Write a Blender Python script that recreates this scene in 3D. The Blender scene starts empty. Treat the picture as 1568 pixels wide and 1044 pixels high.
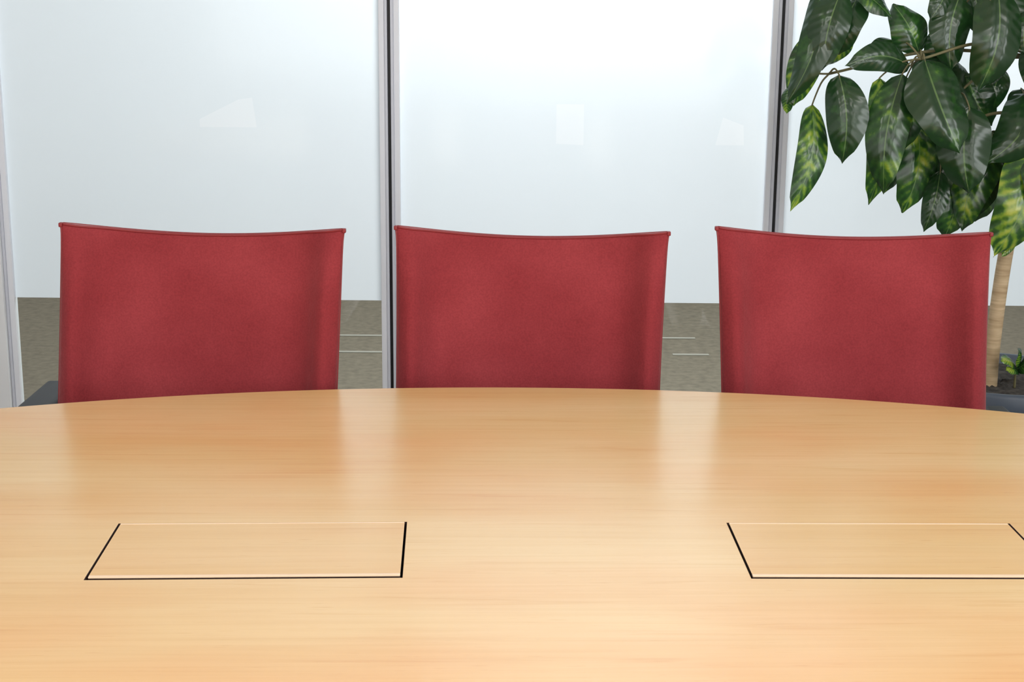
import bpy, bmesh, math, random
from mathutils import Vector, Matrix
random.seed(7)
S = bpy.context.scene
S.view_settings.view_transform = 'Standard'
S.view_settings.look = 'None'
S.view_settings.exposure = 0.0

# ------------------------------------------------------------------ helpers
def link(o, parent=None):
    S.collection.objects.link(o)
    if parent: o.parent = parent
    return o
def empty(name, loc=(0,0,0), rz=0):
    e = bpy.data.objects.new(name, None); e.empty_display_size = .1
    e.location = loc; e.rotation_euler[2] = rz
    return link(e)
def mesh_obj(name, verts, faces, mat=None, parent=None, smooth=False):
    me = bpy.data.meshes.new(name); me.from_pydata([tuple(v) for v in verts], [], faces); me.update()
    o = bpy.data.objects.new(name, me)
    if mat: me.materials.append(mat)
    if smooth:
        for p in me.polygons: p.use_smooth = True
    return link(o, parent)
def box(name, lo, hi, mat, parent=None, bevel=0, seg=3, smooth=True):
    bm = bmesh.new(); bmesh.ops.create_cube(bm, size=1)
    lo = Vector(lo); hi = Vector(hi)
    for v in bm.verts:
        v.co = Vector([(lo[i]+hi[i])/2 + v.co[i]*(hi[i]-lo[i]) for i in range(3)])
    if bevel: bmesh.ops.bevel(bm, geom=bm.edges[:], offset=bevel, segments=seg, affect='EDGES', profile=.5)
    me = bpy.data.meshes.new(name); bm.to_mesh(me); bm.free()
    me.materials.append(mat)
    if bevel and smooth:
        for p in me.polygons: p.use_smooth = True
    return link(bpy.data.objects.new(name, me), parent)
def tube_geo(pts, rads, n=8):
    pts = [Vector(p) for p in pts]; V=[]; F=[]
    up = Vector((.13,.97,.21)).normalized()
    for i,p in enumerate(pts):
        t = (pts[min(i+1,len(pts)-1)]-pts[max(i-1,0)]).normalized()
        a = t.cross(up).normalized(); b = t.cross(a).normalized()
        r = rads[i] if isinstance(rads,(list,tuple)) else rads
        for k in range(n):
            an = 2*math.pi*k/n
            V.append(p + a*math.cos(an)*r + b*math.sin(an)*r)
    for i in range(len(pts)-1):
        for k in range(n):
            F.append((i*n+k, i*n+(k+1)%n, (i+1)*n+(k+1)%n, (i+1)*n+k))
    F.append(tuple(range(n))[::-1]); F.append(tuple((len(pts)-1)*n+k for k in range(n)))
    return V,F
def catmull(pts, sub=6):
    P=[Vector(p) for p in pts]; P=[P[0]*2-P[1]]+P+[P[-1]*2-P[-2]]; out=[]
    for i in range(1,len(P)-2):
        for s in range(sub):
            t=s/sub
            out.append(.5*((2*P[i])+(P[i+1]-P[i-1])*t+(2*P[i-1]-5*P[i]+4*P[i+1]-P[i+2])*t*t+(3*P[i]-P[i-1]-3*P[i+1]+P[i+2])*t**3))
    out.append(P[-2]); return out
def tube(name, pts, r, mat, parent=None, n=10, sub=6):
    q = catmull(pts, sub) if sub else pts
    if isinstance(r,(list,tuple)):
        m=len(r)-1; rr=[]
        for i in range(len(q)):
            f=i/(len(q)-1)*m; k=min(int(f),m-1); rr.append(r[k]+(r[k+1]-r[k])*(f-k))
        r=rr
    V,F = tube_geo(q, r, n)
    return mesh_obj(name, V, F, mat, parent, True)
def filled(loops, extrude=0, bevel=0):
    """flat polygon with holes (first loop outer) -> mesh in XY"""
    cu=bpy.data.curves.new('outline','CURVE'); cu.dimensions='2D'; cu.fill_mode='BOTH'
    cu.extrude=extrude; cu.bevel_depth=bevel; cu.bevel_resolution=2
    for pts in loops:
        s=cu.splines.new('POLY'); s.points.add(len(pts)-1)
        for p,q in zip(s.points,pts): p.co=(q[0],q[1],0,1)
        s.use_cyclic_u=True
    co=bpy.data.objects.new('outline',cu); link(co); bpy.context.view_layer.update()
    dg=bpy.context.evaluated_depsgraph_get()
    me=bpy.data.meshes.new_from_object(co.evaluated_get(dg)); bpy.data.objects.remove(co)
    me.materials.clear(); return me

# ------------------------------------------------------------------ materials
def mat(name, col=(.8,.8,.8), rough=.5, metal=0):
    m = bpy.data.materials.new(name); m.use_nodes = True
    b = m.node_tree.nodes['Principled BSDF']
    b.inputs['Base Color'].default_value = (*col,1); b.inputs['Roughness'].default_value = rough
    b.inputs['Metallic'].default_value = metal
    return m, m.node_tree, b
def noise_col(nt, b, c1, c2, scale=5, mapscale=(1,1,1), detail=4, lo=.3, hi=.7, bump=0, coord='Object'):
    N=nt.nodes; L=nt.links
    tc=N.new('ShaderNodeTexCoord'); mp=N.new('ShaderNodeMapping'); mp.inputs['Scale'].default_value=mapscale
    nz=N.new('ShaderNodeTexNoise'); nz.inputs['Scale'].default_value=scale; nz.inputs['Detail'].default_value=detail
    cr=N.new('ShaderNodeValToRGB'); cr.color_ramp.elements[0].position=lo; cr.color_ramp.elements[1].position=hi
    cr.color_ramp.elements[0].color=(*c1,1); cr.color_ramp.elements[1].color=(*c2,1)
    L.new(tc.outputs[coord],mp.inputs[0]); L.new(mp.outputs[0],nz.inputs['Vector']); L.new(nz.outputs['Fac'],cr.inputs[0])
    L.new(cr.outputs[0],b.inputs['Base Color'])
    if bump:
        bp=N.new('ShaderNodeBump'); bp.inputs['Strength'].default_value=bump; bp.inputs['Distance'].default_value=.002
        L.new(nz.outputs['Fac'],bp.inputs['Height']); L.new(bp.outputs[0],b.inputs['Normal'])
    return tc,mp,nz,cr

wood, nt, b = mat('beech_veneer', rough=.25)
b.inputs['Specular IOR Level'].default_value=.56
N=nt.nodes; L=nt.links
tc,mp,nz,cr = noise_col(nt,b,(.79,.495,.205),(.87,.63,.335),1.6,(.40,2.4,1),4,.32,.68)
def streak(scale,mscale,lo,hi,c,fac,prev,dist=.6,loc_=(0,0,0)):
    mp2=N.new('ShaderNodeMapping'); mp2.inputs['Scale'].default_value=mscale; mp2.inputs['Location'].default_value=loc_
    L.new(tc.outputs['Object'],mp2.inputs[0])
    n2=N.new('ShaderNodeTexNoise'); n2.inputs['Scale'].default_value=scale; n2.inputs['Detail'].default_value=6; n2.inputs['Distortion'].default_value=dist
    L.new(mp2.outputs[0],n2.inputs['Vector'])
    c2=N.new('ShaderNodeValToRGB'); c2.color_ramp.elements[0].position=lo; c2.color_ramp.elements[1].position=hi
    c2.color_ramp.elements[0].color=(*c,1); c2.color_ramp.elements[1].color=(1,1,1,1)
    L.new(n2.outputs['Fac'],c2.inputs[0])
    mx=N.new('ShaderNodeMix'); mx.data_type='RGBA'; mx.blend_type='MULTIPLY'; mx.inputs[0].default_value=fac
    L.new(prev,mx.inputs[6]); L.new(c2.outputs[0],mx.inputs[7]); return mx.outputs[2]
o_=streak(2.2,(1.3,50,1),.3,.62,(.92,.86,.80),.5,cr.outputs[0])
o_=streak(3.0,(.9,22,1),.30,.42,(.90,.80,.70),.5,o_,1.2,(5,2,0))
o_=streak(6.0,(4,90,1),.26,.36,(.80,.64,.50),.5,o_,.2,(1,7,0))
n3=N.new('ShaderNodeTexNoise'); n3.inputs['Scale'].default_value=2.0; n3.inputs['Detail'].default_value=3
mp3=N.new('ShaderNodeMapping'); mp3.inputs['Scale'].default_value=(1,1.9,1); mp3.inputs['Location'].default_value=(3,1,0)
L.new(tc.outputs['Object'],mp3.inputs[0]); L.new(mp3.outputs[0],n3.inputs['Vector'])
c3=N.new('ShaderNodeValToRGB'); c3.color_ramp.elements[0].position=.42; c3.color_ramp.elements[1].position=.70
c3.color_ramp.elements[0].color=(1,1,1,1); c3.color_ramp.elements[1].color=(1,.86,.79,1)
L.new(n3.outputs['Fac'],c3.inputs[0])
mx2=N.new('ShaderNodeMix'); mx2.data_type='RGBA'; mx2.blend_type='MULTIPLY'; mx2.inputs[0].default_value=1
L.new(o_,mx2.inputs[6]); L.new(c3.outputs[0],mx2.inputs[7]); L.new(mx2.outputs[2],b.inputs['Base Color'])

edge_wood,_,_ = mat('beech_edge',(.95,.68,.46),.35)
dark,_,_ = mat('dark_recess',(.035,.012,.008),.8)

suede, nt, b = mat('red_suede', rough=.9)
b.inputs['Sheen Weight'].default_value=.42; b.inputs['Sheen Roughness'].default_value=.38
b.inputs['Sheen Tint'].default_value=(1,.66,.66,1); b.inputs['Specular IOR Level'].default_value=.10
tc,mp,nz,cr = noise_col(nt,b,(.245,.028,.034),(.345,.050,.058),5,(1,1,1),7,.3,.7)
N=nt.nodes; L=nt.links
# fine nap mottling
f=N.new('ShaderNodeTexNoise'); f.inputs['Scale'].default_value=320; f.inputs['Detail'].default_value=4
L.new(tc.outputs['Object'],f.inputs['Vector'])
fr_=N.new('ShaderNodeValToRGB'); fr_.color_ramp.elements[0].position=.35; fr_.color_ramp.elements[1].position=.65
fr_.color_ramp.elements[0].color=(.80,.80,.80,1); fr_.color_ramp.elements[1].color=(1.0,1.0,1.0,1)
L.new(f.outputs['Fac'],fr_.inputs[0])
mxs=N.new('ShaderNodeMix'); mxs.data_type='RGBA'; mxs.blend_type='MULTIPLY'; mxs.inputs[0].default_value=.8
L.new(cr.outputs[0],mxs.inputs[6]); L.new(fr_.outputs[0],mxs.inputs[7]); L.new(mxs.outputs[2],b.inputs['Base Color'])
g=N.new('ShaderNodeTexNoise'); g.inputs['Scale'].default_value=11; g.inputs['Detail'].default_value=4
L.new(tc.outputs['Object'],g.inputs['Vector'])
bp=N.new('ShaderNodeBump'); bp.inputs['Strength'].default_value=.45; bp.inputs['Distance'].default_value=.0008
L.new(f.outputs['Fac'],bp.inputs['Height'])
bp2=N.new('ShaderNodeBump'); bp2.inputs['Strength'].default_value=.5; bp2.inputs['Distance'].default_value=.010
L.new(g.outputs['Fac'],bp2.inputs['Height']); L.new(bp.outputs[0],bp2.inputs['Normal']); L.new(bp2.outputs[0],b.inputs['Normal'])
piping,_,pb = mat('red_piping',(.25,.018,.022),.5)
black,_,_ = mat('black_plastic',(.012,.013,.016),.55)
seal,_,_ = mat('black_rubber_seal',(.008,.008,.01),.5)
steel,_,_ = mat('brushed_steel',(.6,.6,.62),.25,1)
alu,nt,b = mat('anodised_aluminium',(.70,.72,.80),.42,.0)
alu_lt,_,_ = mat('aluminium_light',(.90,.92,.98),.4,.0)
white,_,_ = mat('white_paint',(.9,.91,.93),.6)
wallm,nt,b = mat('wall_paint'); noise_col(nt,b,(.78,.78,.77),(.82,.82,.81),30,bump=.05)
ceilm,nt,b = mat('ceiling_paint'); noise_col(nt,b,(.82,.82,.82),(.86,.86,.86),40)
carpet,nt,b = mat('carpet',rough=.95); noise_col(nt,b,(.20,.19,.18),(.30,.29,.27),120,bump=.5)
hall,nt,b = mat('hallway_floor_carpet',rough=.8); noise_col(nt,b,(.12,.098,.072),(.205,.172,.128),34,(1,1,1),8,.25,.75,.2)
strip,_,_=mat('painted_light_streak',(.34,.32,.28),.5)  # pale colour stands in for light reflected off the hallway floor

def glass_mats():
    def film_mat(name,tc_,dc_,gloss=True):
        m=bpy.data.materials.new(name); m.use_nodes=True; nt=m.node_tree; nt.nodes.clear(); N=nt.nodes; L=nt.links
        out=N.new('ShaderNodeOutputMaterial'); tr=N.new('ShaderNodeBsdfTranslucent'); df=N.new('ShaderNodeBsdfDiffuse')
        tr.inputs[0].default_value=(*tc_,1); df.inputs[0].default_value=(*dc_,1)
        m1=N.new('ShaderNodeMixShader'); m1.inputs[0].default_value=.42; L.new(tr.outputs[0],m1.inputs[1]); L.new(df.outputs[0],m1.inputs[2])
        gl=N.new('ShaderNodeBsdfGlossy'); gl.inputs['Roughness'].default_value=.10
        fr=N.new('ShaderNodeFresnel'); fr.inputs[0].default_value=1.5
        m2=N.new('ShaderNodeMixShader'); L.new(fr.outputs[0],m2.inputs[0]); L.new(m1.outputs[0],m2.inputs[1]); L.new(gl.outputs[0],m2.inputs[2])
        L.new(m2.outputs[0],out.inputs[0]); return m
    m=film_mat('frosted_glass',(.84,.92,.965),(.68,.77,.83))
    p=film_mat('painted_reflection',(.89,.955,.99),(.72,.80,.86))  # paler than the frost: reflections in the glass put into the colour
    c=bpy.data.materials.new('clear_glass'); c.use_nodes=True; nt=c.node_tree; nt.nodes.clear(); N=nt.nodes; L=nt.links
    out=N.new('ShaderNodeOutputMaterial'); tp=N.new('ShaderNodeBsdfTransparent'); tp.inputs[0].default_value=(.86,.92,.88,1)
    gl=N.new('ShaderNodeBsdfGlossy'); gl.inputs['Roughness'].default_value=.02
    fr=N.new('ShaderNodeFresnel'); fr.inputs[0].default_value=1.5
    m2=N.new('ShaderNodeMixShader'); L.new(fr.outputs[0],m2.inputs[0]); L.new(tp.outputs[0],m2.inputs[1]); L.new(gl.outputs[0],m2.inputs[2])
    L.new(m2.outputs[0],out.inputs[0])
    return m,c,p
frost,clear,refl = glass_mats()

# ------------------------------------------------------------------ room
GY=3.85; H=2.7; XL,XR=-3.0,3.0; YB=-3.0; YH=7.2
box('floor',(XL-.1,YB-.1,-.1),(XR+.1,GY+.05,0),carpet)
box('floor_hallway',(XL-.1,GY+.05,-.1),(XR+.1,YH+.1,0),hall)
box('ceiling',(XL-.1,YB-.1,H),(XR+.1,YH+.1,H+.1),ceilm)
box('wall_left',(XL-.1,YB-.1,0),(XL,YH+.1,H),wallm)
box('wall_right',(XR,YB-.1,0),(XR+.1,YH+.1,H),wallm)
box('wall_back',(XL,YB-.1,0),(XR,YB,H),wallm)
box('wall_hallway',(XL,YH,0),(XR,YH+.1,H),wallm)
box('baseboard_back',(XL,YB,0),(XR,YB+.015,.09),white)
box('baseboard_hallway',(XL,YH-.015,0),(XR,YH,.09),white)

mull=[-3.0,-2.299,-1.325,-.3155,.671,1.66,2.65,3.0]
zf=.573
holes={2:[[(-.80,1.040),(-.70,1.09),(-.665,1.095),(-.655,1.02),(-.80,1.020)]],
       3:[[(.108,1.085),(.178,1.085),(.178,.982),(.108,.985)],[(.532,1.055),(.585,1.035),(.588,.985),(.515,.985)]]}  # cut-outs where the painted reflections sit
for i in range(len(mull)-1):
    a,bx=mull[i],mull[i+1]
    cxw=(a+bx)/2
    w=empty('window_%d'%(i+1),(cxw,GY,0))
    hw=(bx-a)/2-.004
    outer=[(-hw,zf),(hw,zf),(hw,H-.06),(-hw,H-.06)]
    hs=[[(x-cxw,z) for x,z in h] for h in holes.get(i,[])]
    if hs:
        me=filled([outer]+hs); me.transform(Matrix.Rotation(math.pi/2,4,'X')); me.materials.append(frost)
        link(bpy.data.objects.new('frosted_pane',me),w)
        for h in hs: mesh_obj('painted_reflection_patch',[(x,0,z) for x,z in h],[tuple(range(len(h)))],refl,w)  # bright reflections on the pane, built as paler patches
    else:
        mesh_obj('frosted_pane',[(x,0,z) for x,z in outer],[(0,1,2,3)],frost,w)
    mesh_obj('clear_pane',[(-hw,0,.06),(hw,0,.06),(hw,0,zf),(-hw,0,zf)],[(0,1,2,3)],clear,w)
    box('rail_bottom',(-hw,-.02,0),(hw,.02,.06),alu,w,.002)
    box('rail_top',(-hw,-.02,H-.06),(hw,.02,H),alu,w,.002)
    for s in (-1,1):
        x0=s*hw; x1=s*(hw-.007); x2=s*(hw-.022)
        box('stile',(min(x0,x1),-.016,.06),(max(x0,x1),.016,H-.06),alu,w,.001)
        box('stile_lip',(min(x1,x2),-.013,.06),(max(x1,x2),.013,H-.06),alu_lt,w,.002)
    if i>0:
        if i==2: box('post',(-hw-.045,-.03,0),(-hw-.0005,.03,H),white,w,.002)
        else: box('seal',(-hw-.0074,-.010,.0),(-hw-.0006,.012,H),seal,w)
k=0
for y0,x0,x1 in [(5.90,-.78,-.50),(5.62,-.78,-.50),(5.90,.60,.74),(5.62,.62,.76)]:  # light streaks on the floor, added as thin pale boxes
    k+=1
    box('light_streak_%d'%k,(x0,y0,0),(x1,y0+.022,.003),strip,None,.001)

# ------------------------------------------------------------------ table
T=empty('conference_table',(0,1.19,0),math.radians(1.6))
A,B=1.62,1.128
inv=Matrix.Rotation(-math.radians(1.6),4,'Z')
flaps=[((-.290,1.601),2.4),((.4305,1.617),1.0)]
FW,FD=.342,.176
loc=[]; loops=[[(A*math.cos(2*math.pi*k/240),B*math.sin(2*math.pi*k/240)) for k in range(240)]]
for (cx,cy),r in flaps:
    c=inv@Vector((cx,cy-1.19,0)); a=math.radians(r-1.6); R=Matrix.Rotation(a,3,'Z'); loc.append((c,a))
    loops.append([tuple((c+R@Vector((sx*FW/2,sy*FD/2,0)))[:2]) for sx,sy in ((-1,-1),(-1,1),(1,1),(1,-1))])
me=filled(loops,.014,.001)
for m_ in (wood,edge_wood,dark): me.materials.append(m_)
for p in me.polygons:
    p.use_smooth=False
    c=p.center
    if abs(p.normal.z)>.95: p.material_index=0
    elif (c.x/A)**2+(c.y/B)**2>.97: p.material_index=1
    else: p.material_index=2
top=bpy.data.objects.new('table_top',me); link(top,T); top.location.z=.735
for c,a in loc:
    e_flap=bpy.data.objects.new('cable_flap',None); link(e_flap,T); e_flap.location=(c.x,c.y,0); e_flap.rotation_euler[2]=a
    X0,X1,Y0,Y1=-FW/2+.0034,FW/2-.0034,-FD/2+.0078,FD/2-.0015
    o=box('flap_lid',(X0,Y0+.006,.724),(X1,Y1-.003,.7500),wood,e_flap)
    o.data.materials.append(dark)
    for p in o.data.polygons:
        if p.normal.z<.95: p.material_index=1
    box('edge_band_front',(X0,Y0,.7482),(X1,Y0+.006,.7502),edge_wood,e_flap,.0006,2,False)
    box('edge_core_front',(X0,Y0+.0008,.724),(X1,Y0+.006,.7481),dark,e_flap)
    box('edge_band_rear',(X0,Y1-.003,.7475),(X1,Y1,.7503),edge_wood,e_flap,.0005,2,False)
    box('flap_tray',(-FW/2-.01,-FD/2-.01,.66),(FW/2+.01,FD/2+.01,.7195),dark,e_flap)
for sx in (-1,1):
    box('pedestal',(sx*.75-.05,-.38,.03),(sx*.75+.05,.38,.70),steel,T,.012)
    box('foot',(sx*.75-.08,-.48,0),(sx*.75+.08,.48,.03),steel,T,.01)
    box('bearer',(sx*.75-.06,-.55,.70),(sx*.75+.06,.30,.7195),black,T,.002)
box('stretcher',(-.70,-.03,.25),(.70,.03,.33),steel,T,.01)

# ------------------------------------------------------------------ chairs
def chair(x,y,ztop,wscale=1,rz=0,shear=0,tilt=.003,tap=.0045,arm=.25,armx=0,armz=0):
    C=empty('conference_chair',(x,y,0),rz)
    nh=40; nr=2*nh
    z0=.40
    def halfw(z):
        k=max(0,(z-.70)/.27)
        base=.2195+tap*min(k,1.2)**1.5
        return (base+.0055*math.exp(-(ztop+.01-z)/.012))*wscale
    def yback(z):
        k=(z-.44)/.53
        return .165+.085*k+.014*math.sin(k*math.pi)+.012*max(0,k-.55)**1.5
    V=[];F=[]
    zs=[z0+(ztop-z0)*t for t in [0,.01,.03]+[.06+.9*i/30 for i in range(31)]+[.975,.985,.993,1.0]]
    def ring(z,inset=0,zoff=0):
        hw=halfw(z)-inset; out=[]
        v=max(0,(z-z0)/(ztop-z0))
        TH=.038*(1-max(0,(v-.80)/.20)**1.6*.64)
        for k in range(nr):
            back = k<nh
            s=(k/nh if back else (k-nh)/nh)
            u=math.cos(math.pi*s) if back else -math.cos(math.pi*s)
            u=math.copysign(abs(u)**.9,u)
            h=(TH/2-inset*.5)*max(0,1-abs(u)**12)**.5
            py=h if back else -h
            wrap=-.046*abs(u)**2.8
            fade=1-.80*v**7
            puff=bol=0
            if not back:
                puff=-.010*(1-abs(u)**3)*math.sin(math.pi*min(1,v*1.0))
                bol=(-.022*math.exp(-((abs(u)-.885)/.085)**2)+.012*math.exp(-((abs(u)-.68)/.12)**2))*fade*min(1,v*5)
                bol+=.0035*math.exp(-((v-.93)/.035)**2)*(1-abs(u)**4)
            dip=-.021*(1-abs(u)**2.1)*max(0,(v-.5)/.5)
            out.append(Vector((hw*u+shear*(z-.7),yback(z)+wrap+py+puff+bol,z+dip-tilt*u*v+.012*max(0,(v-.5)/.5)+zoff)))
        return out
    rings=[ring(z) for z in zs]
    rings.append(ring(ztop,.0015,.0012)); rings.append(ring(ztop,.004,.0005))
    rings.insert(0,ring(z0,.010,-.004))
    for r in rings: V+=r
    for i in range(len(rings)-1):
        for k in range(nr):
            F.append((i*nr+k,i*nr+(k+1)%nr,(i+1)*nr+(k+1)%nr,(i+1)*nr+k))
    def cap(off,flip):
        for k in range(0,nh):
            q=[off+k,off+k+1,off+(nr-k-1)%nr,off+(nr-k)%nr]
            q=list(dict.fromkeys(q))
            if len(q)>=3: F.append(tuple(q[::-1] if flip else q))
    cap((len(rings)-1)*nr,False); cap(0,True)
    mesh_obj('backrest',V,F,suede,C,True)
    last=rings[-3]
    pts=[last[k]+Vector((0,-.0002,.0006)) for k in range(nh+2,nr-1)]
    Vt,Ft=tube_geo(pts,.0018,8); mesh_obj('piping_top_front',Vt,Ft,piping,C,True)
    pts=[last[k]+Vector((0,.0005,.0006)) for k in range(2,nh-1)]
    Vt,Ft=tube_geo(pts,.0018,8); mesh_obj('piping_top_rear',Vt,Ft,piping,C,True)
    for kk in (0,nh):
        s=1 if kk==0 else -1
        pts=[r[kk]+Vector((s*.0003,0,0)) for r in rings[1:-2]]
        Vt,Ft=tube_geo(pts,.0016,8); mesh_obj('piping_side',Vt,Ft,piping,C,True)
        e=last[kk]+Vector((0,0,-.001))
        box('corner_tab',(e.x-.003,e.y-.005,e.z-.004),(e.x+.003,e.y+.005,e.z+.003),piping,C,.0015)
    box('seat',(-.225,-.27,.40),(.225,.16,.475),suede,C,.028,5)
    box('seat_pan',(-.20,-.24,.385),(.20,.14,.402),black,C,.004)
    for s in (-1,1):
        xx=s*.250
        tube('side_frame',[(xx,-.22,.011),(xx,-.215,.3),(xx,-.20,.62),(xx,-.15,.655),(xx,0,.660),(xx,.14,.660),(xx,.23,.645),(xx,.27,.58),(xx,.27,.30),(xx,.285,.011)],.009,steel,C,10,6)
        ax=armx if s<0 else 0; az=armz if s<0 else 0
        box('armrest_pad',(xx-.022-ax,-.17,.666),(xx+.016,arm,.692+az),black,C,.008,3)
        a,b_=sorted((xx,s*.19))
        box('cross_rail_front',(a,-.19,.385),(b_,-.165,.40),steel,C,.004)
        box('back_bracket',(a,.228,.60),(b_,.262,.62),steel,C,.003)
        for yy in (-.22,.285): box('glide',(xx-.012,yy-.012,0),(xx+.012,yy+.012,.012),black,C,.003)
    for yy in (-.20,.262):
        box('cross_rail',(-.25,yy-.008,.372),(.25,yy+.008,.386),steel,C,.003)
    return C
chair(-.512,2.185,.981,1.026,0,.045,tap=.0,arm=.31,armx=.014,armz=.018)
chair(.027,2.235,.973,.99,0,.018,arm=.20)
chair(.568,2.230,.977,.993,0,-.034,arm=.22)

# ------------------------------------------------------------------ plant
P=empty('potted_umbrella_plant',(1.08,3.22,0))
def PL(x,y,z): return Vector((x-1.08,y-3.22,z))
leafm,nt,b=mat('variegated_leaf',rough=.22); N=nt.nodes; L=nt.links
b.inputs['Specular IOR Level'].default_value=.8
uv=N.new('ShaderNodeUVMap'); sep=N.new('ShaderNodeSeparateXYZ'); L.new(uv.outputs[0],sep.inputs[0])
def math_(op,a,bb=None,cl=False):
    n=N.new('ShaderNodeMath'); n.operation=op; n.use_clamp=cl
    for i,v in enumerate((a,bb)):
        if v is None: continue
        if isinstance(v,(int,float)): n.inputs[i].default_value=v
        else: L.new(v,n.inputs[i])
    return n.outputs[0]
cx=math_('ABSOLUTE',math_('SUBTRACT',sep.outputs[0],.5))
vein=math_('SINE',math_('MULTIPLY',math_('SUBTRACT',sep.outputs[1],math_('MULTIPLY',cx,.32)),62))
tcn=N.new('ShaderNodeTexCoord')
nz=N.new('ShaderNodeTexNoise'); nz.inputs['Scale'].default_value=26; nz.inputs['Detail'].default_value=4; L.new(tcn.outputs['Object'],nz.inputs['Vector'])
at=N.new('ShaderNodeAttribute'); at.attribute_name='varieg'
va=at.outputs['Fac']
m0=math_('ADD',math_('MULTIPLY',nz.outputs['Fac'],.95),math_('MULTIPLY',math_('MULTIPLY',vein,va),.12))
m0=math_('SUBTRACT',m0,math_('MULTIPLY',cx,.20))
m0=math_('ADD',m0,math_('MULTIPLY',va,.54))
ramp=N.new('ShaderNodeValToRGB'); cr=ramp.color_ramp
cr.elements[0].position=.52; cr.elements[0].color=(.016,.056,.015,1)
cr.elements[1].position=.92; cr.elements[1].color=(.50,.56,.07,1)
e=cr.elements.new(.68); e.color=(.038,.125,.022,1)
e=cr.elements.new(.77); e.color=(.17,.32,.03,1)
L.new(m0,ramp.inputs[0])
rib=math_('LESS_THAN',cx,.016)
mxr=N.new('ShaderNodeMix'); mxr.data_type='RGBA'; L.new(math_('MULTIPLY',rib,.6),mxr.inputs[0]); L.new(ramp.outputs[0],mxr.inputs[6]); mxr.inputs[7].default_value=(.20,.34,.10,1)
L.new(mxr.outputs[2],b.inputs['Base Color'])
bp=N.new('ShaderNodeBump'); bp.inputs['Strength'].default_value=.12; bp.inputs['Distance'].default_value=.002; L.new(vein,bp.inputs['Height']); L.new(bp.outputs[0],b.inputs['Normal'])
trl=N.new('ShaderNodeBsdfTranslucent'); L.new(mxr.outputs[2],trl.inputs[0]); ms=N.new('ShaderNodeMixShader'); ms.inputs[0].default_value=.25
out=[n for n in N if n.type=='OUTPUT_MATERIAL'][0]
L.new(b.outputs[0],ms.inputs[1]); L.new(trl.outputs[0],ms.inputs[2]); L.new(ms.outputs[0],out.inputs[0])
bark,nt,bb=mat('tan_bark',rough=.8); noise_col(nt,bb,(.42,.29,.16),(.66,.50,.31),14,(1,1,9),6,bump=.6)
stemb,nt,bb=mat('brown_stem',rough=.6); noise_col(nt,bb,(.14,.13,.06),(.24,.21,.10),30)
soil,nt,bb=mat('soil',rough=.95); noise_col(nt,bb,(.012,.010,.009),(.09,.075,.062),60,(1,1,1),8,bump=1)
potm,nt,bb=mat('blue_grey_planter',rough=.45); noise_col(nt,bb,(.065,.085,.115),(.09,.11,.14),20)

LV=[];LF=[];LUV=[];LA=[]
def leaf(base,tip,width,var=.0,side=0,sag=.12,face=None,fold=.34,wav=.06):
    base=Vector(base); tip=Vector(tip); d=tip-base; Ln=d.length; t=d.normalized()
    if face is None: face=Vector((random.uniform(-.55,.55),-1,random.uniform(.1,1.0)))
    face=(face-t*face.dot(t)).normalized(); sd=t.cross(face).normalized()
    n,m=24,10; off=len(LV); ph=random.random()*6.28
    for i in range(n+1):
        s=i/n
        x=min(1,s**.82)
        prof=(math.sin(math.pi*x))**.60 if 0<s<1 else 0
        prof*=(1.04-.10*s)
        if s>.87: prof*=.22+.78*((1-s)/.13)
        c=base+d*s+sd*side*Ln*math.sin(math.pi*s)+face*(sag*Ln*math.sin(math.pi*s)*.9)
        w=width*.5*prof
        for j in range(m+1):
            q=(j/m-.5)*2
            wv=wav*width*math.sin(s*11+ph+(2 if q>0 else 0))*abs(q)**1.6
            LV.append(c+sd*w*q+face*(-fold*w*abs(q)**1.8+.14*w*min(1,abs(q)*5)+wv)); LA.append(var)
    for i in range(n):
        for j in range(m):
            a=off+i*(m+1)+j
            LF.append((a,a+1,a+m+2,a+m+1))
            LUV.append([(j/m,i/n),((j+1)/m,i/n),((j+1)/m,(i+1)/n),(j/m,(i+1)/n)])
SV=[];SF=[]
def stem(pts,r,sub=5,n=7):
    q=catmull(pts,sub); rr=[r[0]+(r[1]-r[0])*i/(len(q)-1) for i in range(len(q))] if isinstance(r,tuple) else r
    V,F=tube_geo(q,rr,n); o=len(SV)
    SV.extend(V); SF.extend([tuple(a+o for a in f) for f in F])
hubs={ 'a':(.655,3.18,1.40),'b':(.842,3.16,1.235),'c':(.665,3.22,1.20),'d':(.965,3.10,1.40),'e':(1.085,3.12,1.055),
       'f':(.945,3.24,1.16),'g':(1.10,3.15,1.33),'h':(.93,3.28,1.05)}
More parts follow.
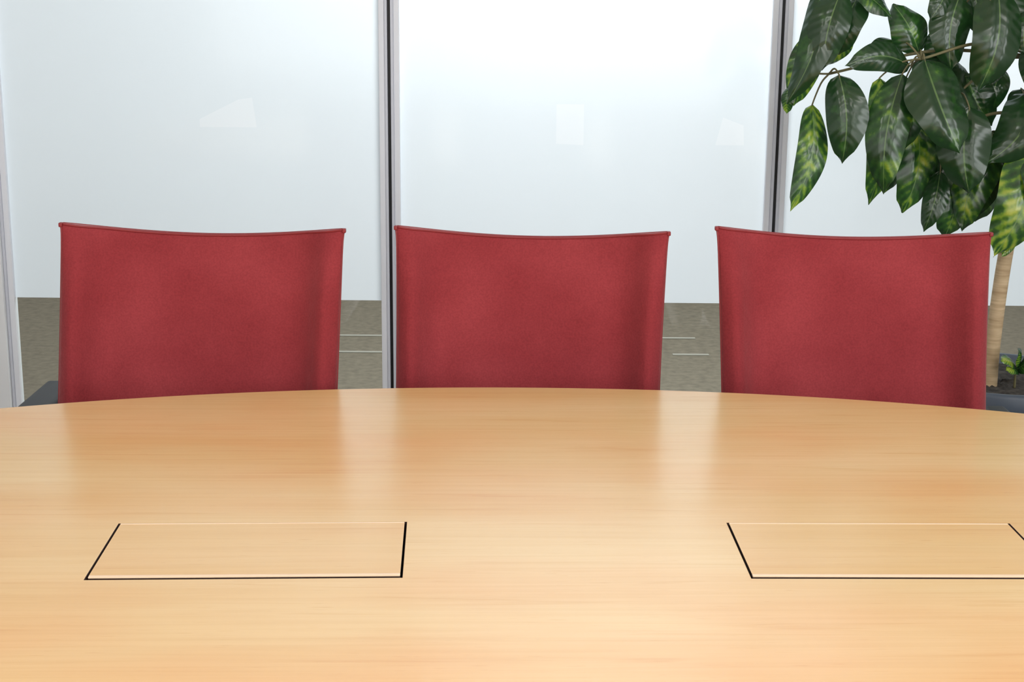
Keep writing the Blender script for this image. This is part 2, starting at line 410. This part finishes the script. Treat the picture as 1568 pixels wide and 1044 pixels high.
D=[('a',63.2,137,56.8,114.0,7.4,.00,-.04,.05,-.12),
('a',67.0,137,63.6,121.0,8.4,-.03,-.05,.05,.05),
('a',65.0,129,59.5,113.0,7.4,.04,.03,.50,.05),
('a',69.8,132,65.3,121.4,6.6,.02,.02,.50,-.05),
('a',70.5,137.5,77.8,131.6,5.6,.00,-.03,.25,.05),
('a',71.5,136,67.5,124.0,7.6,.01,-.02,.05,.0),
('c',67.8,120.0,68.8,101.8,9.0,-.02,-.05,.05,-.08),
('c',63.5,113.5,59.0,91.2,6.6,.03,-.02,.50,-.08),
('c',58.5,117,58.2,111.5,3.0,.03,.03,.45,0),
('b',76.3,119.5,74.9,93.2,7.6,-.02,-.05,.55,-.07),
('b',80.5,120.5,77.2,95.8,9.0,-.04,-.08,.36,.05),
('b',84.3,123.5,91.3,105.0,12.4,-.06,-.12,.10,.06),
('b',85.2,124.5,79.5,134.5,8.4,.02,.04,.25,.0),
('b',82.5,122.0,68.0,122.0,6.4,-.02,-.06,.02,.12),
('b',80.5,127.0,75.5,121.0,7.0,.05,.02,.08,.0),
('b',86.0,124.0,94.0,112.5,9.0,.04,.02,.08,.1),
('b',83.0,119.0,83.5,104.0,8.0,.03,.02,.20,.0),
('h',86.0,111.5,84.3,90.4,10.0,.05,.03,.46,-.06),
('h',88.0,108.0,90.0,92.5,7.5,.07,.06,.30,.05),
('h',83.0,106.0,81.5,94.0,6.0,.09,.09,.40,-.1),
('h',89.0,112.0,92.5,96.0,9.0,.10,.09,.10,.05),
('f',94.8,113.8,95.3,96.0,11.2,-.04,-.07,.0,.06),
('f',90.0,121.5,98.8,108.5,10.4,.03,.04,.08,.08),
('f',90.5,119.5,97.5,119.5,8.0,.06,.06,.15,.05),
('f',97.5,116.0,99.8,98.0,9.4,.06,.05,.02,.05),
('f',93.0,109.0,90.5,97.0,8.5,.08,.08,.06,.0),
('f',97.0,120.0,103.0,109.0,8.5,.07,.06,.05,.05),
('d',92.5,137,91.0,121.0,8.6,.00,-.02,.03,.10),
('d',98.8,138,95.7,116.8,10.6,-.04,-.06,.03,-.06),
('d',90.0,139,86.0,131.5,5.6,.02,-.02,.05,-.05),
('d',98.0,126,99.8,118.0,4.2,.02,-.01,.04,.0),
('d',101.0,139,104.5,125.5,8.2,.0,-.02,.06,.0),
('d',96.0,138,101.0,127.0,7.6,.05,.03,.15,.0),
('d',92.0,130,89.0,120.0,7.0,.06,.05,.12,.0),
('e',107.5,116.5,98.8,102.0,10.6,.00,-.05,.02,-.20),
('e',107.5,112.8,104.0,106.0,6.4,-.03,-.06,.10,.0),
('e',107.5,105.5,100.8,83.0,11.4,-.05,-.09,.62,-.08),
('e',103.5,104.5,96.5,87.0,8.8,.03,.0,.42,.08),
('e',108.5,104.0,110.5,90.5,7.6,-.06,-.10,.35,.05),
('e',103.0,108.0,105.5,95.0,9.0,.05,.04,.05,.05),
('e',108.5,117.0,106.5,104.0,8.4,.05,.03,.10,-.05),
('e',105.5,103.0,100.5,88.5,9.0,.06,.04,.30,.05),
('h',91.8,99.5,88.3,86.8,5.4,.03,.0,.05,-.05),
('h',95.0,98.8,94.0,85.0,9.6,.06,.04,.36,-.04),
('h',96.5,105.5,98.3,91.0,9.0,.05,.04,.03,.1),
('h',94.0,106.0,91.0,92.0,8.0,.09,.07,.20,.0),
('e',103.5,101.0,98.8,89.0,8.0,.06,.04,.10,.0),
('g',106.5,134,105.5,124.5,8.6,-.02,-.04,.04,.1),
('g',107.5,127.0,109.0,115.5,6.6,-.02,-.05,.05,.0),
('g',104.5,121.5,101.5,111.5,6.0,.08,.06,.15,.0),
('g',104.5,128.5,100.5,117.0,7.5,.08,.06,.08,.0),
('g',111.0,132.0,117.0,118.0,9.0,-.02,-.08,.05,.05),
('g',112.0,134.0,121.0,130.0,8.4,.0,-.04,.1,.05),
]
for h,bx_,bz,tx,tz,w,yb,yt,var,sd in D:
    hp=Vector(hubs[h]); bz/=100;tz/=100;bx_/=100;tx/=100;w/=100
    b0=PL(bx_,3.2+yb,bz); t0=PL(tx,3.2+yt,tz)
    leaf(b0,t0,w,var,sd,random.uniform(.06,.18))
    hl=PL(*hp); mid=(hl+b0)/2+Vector((0,0,.012)); stem([hl,mid,b0,b0+(t0-b0)*.08],(.0022,.0014),4,6)
extra=[(1.28,3.25,1.22),(1.36,3.15,1.48),(1.14,3.30,1.64),(.88,3.26,1.62),(1.24,3.05,1.68),(1.02,3.12,1.83),(1.25,3.34,1.02)]
for ex in extra:
    k=8; a0=random.random()*6
    for i in range(k):
        an=a0+2*math.pi*i/k; dr=Vector((math.cos(an),math.sin(an)*.8,0))
        b0=PL(*ex)+dr*.045; ln=random.uniform(.14,.2)
        t0=b0+dr*ln*.45+Vector((0,0,-ln*.9))
        leaf(b0,t0,random.uniform(.07,.095),random.choice([.05,.1,.35]),random.uniform(-.08,.08),.1,face=dr+Vector((0,0,.4)))
        stem([PL(*ex),PL(*ex)+dr*.025+Vector((0,0,.006)),b0,b0+(t0-b0)*.08],(.0022,.0014),4,6)
forkA=PL(1.10,3.20,1.24); forkB=PL(1.13,3.20,1.42)
for k,(x,y,z) in hubs.items():
    hp=PL(x,y,z); f0=forkA if z<1.3 else forkB
    if k in('e','h'): f0=PL(1.095,3.2,1.12)
    mid=(hp+f0)/2+Vector((0,0,.03)); stem([f0,mid,hp],(.0042,.0028),8,7)
for ex in extra:
    hp=PL(*ex); f0=forkB if ex[2]>1.3 else forkA
    stem([f0,(hp+f0)/2+Vector((0,0,.03)),hp],(.0042,.0028),8,7)
for (bx_,bz,tx,tz,w) in [(109,58.5,104.6,60.5,3.4),(109.5,57.5,113.5,61.5,4.2),(109.5,58,108.0,63.0,3.6),(110,57,105.8,58.2,2.8)]:
    leaf(PL(bx_/100,3.16,bz/100),PL(tx/100,3.12,tz/100),w/100,.42,.03,.1,face=Vector((0,-.7,.7)))
stem([PL(1.097,3.17,.53),PL(1.095,3.165,.56),PL(1.093,3.16,.585)],(.003,.002))
leaf(PL(1.070,3.17,.86),PL(1.035,3.14,.825),.022,.5)
me=bpy.data.meshes.new('leaves'); me.from_pydata([tuple(v) for v in LV],[],LF)
uvl=me.uv_layers.new(name='UVMap')
for fi,p in enumerate(me.polygons):
    p.use_smooth=True
    for k,l in enumerate(p.loop_indices): uvl.data[l].uv=LUV[fi][k]
aa=me.attributes.new('varieg','FLOAT','POINT')
for i,v in enumerate(LA): aa.data[i].value=v
me.materials.append(leafm); link(bpy.data.objects.new('leaves',me),P)
mesh_obj('petioles',SV,SF,stemb,P,True)
tube('trunk',[PL(1.050,3.2,.50),PL(1.052,3.2,.62),PL(1.060,3.2,.78),PL(1.076,3.2,.95),PL(1.090,3.2,1.10),PL(1.105,3.2,1.26),PL(1.13,3.2,1.45),PL(1.12,3.2,1.68),PL(1.05,3.15,1.82)],[.019,.0165,.016,.0155,.014,.012,.009,.006,.003],bark,P,14,8)
prof=[(0,0),(.155,0),(.160,.01),(.185,.50),(.198,.505),(.202,.515),(.202,.545),(.198,.552),(.188,.552),(.184,.545),(.182,.52),(0,.52)]
V=[];F=[];n=48
for r,z in prof:
    for k in range(n):
        V.append((r*math.cos(2*math.pi*k/n),r*math.sin(2*math.pi*k/n),z))
for i in range(len(prof)-1):
    for k in range(n): F.append((i*n+k,i*n+(k+1)%n,(i+1)*n+(k+1)%n,(i+1)*n+k))
mesh_obj('planter',V,F,potm,P,True)
V=[];F=[]; R=16
for i in range(R+1):
    for k in range(n):
        r=.1835*i/R; V.append((r*math.cos(2*math.pi*k/n),r*math.sin(2*math.pi*k/n),.528+random.uniform(0,.008)*(i>0)))
for i in range(R):
    for k in range(n): F.append((i*n+k,(i+1)*n+k,(i+1)*n+(k+1)%n,i*n+(k+1)%n))
mesh_obj('soil_surface',V,F,soil,P,True)

# ------------------------------------------------------------------ lights
def area(name,loc,rot,sx,sy,power,col=(1,1,1)):
    l=bpy.data.lights.new(name,'AREA'); l.shape='RECTANGLE'; l.size=sx; l.size_y=sy; l.energy=power; l.color=col
    o=bpy.data.objects.new(name,l); o.location=loc; o.rotation_euler=[math.radians(a) for a in rot]; link(o); return o
for i,(x,y) in enumerate([(-1.3,.2),(1.3,.2),(-1.3,-1.8),(1.3,-1.8)]):
    area('ceiling_light',(x,y,H-.01),(0,0,0),1.2,.6,20,(1,.98,.95))
area('daylight_window_side',(2.95,-.6,1.5),(0,90,0),1.8,2.6,64,(.95,.98,1))
area('daylight_window_rear',(.2,-2.95,1.6),(90,0,0),4.6,1.6,34,(1,.99,.98))
area('hallway_light',(.35,4.75,2.6),(-35,0,0),1.2,.4,58,(.97,.99,1))
area('hallway_light',(0,6.3,2.65),(0,0,0),5,.6,60,(.99,.99,1))

w=bpy.data.worlds.new('World'); S.world=w; w.use_nodes=True
w.node_tree.nodes['Background'].inputs[0].default_value=(.8,.88,1,1); w.node_tree.nodes['Background'].inputs[1].default_value=.5

# ------------------------------------------------------------------ camera
cam=bpy.data.cameras.new('camera'); cam.sensor_width=36; cam.lens=36*2300/1568
co=bpy.data.objects.new('camera',cam); link(co)
pitch=math.radians(13.2); roll=.0085
F_=Vector((0,math.cos(pitch),-math.sin(pitch))); U=Vector((0,math.sin(pitch),math.cos(pitch))); Rr=Vector((1,0,0))
R2=Rr*math.cos(roll)+U*math.sin(roll); U2=U*math.cos(roll)-Rr*math.sin(roll)
M=Matrix((R2,U2,-F_)).transposed().to_4x4(); M.translation=Vector((0,0,1.37)); co.matrix_world=M
S.camera=co
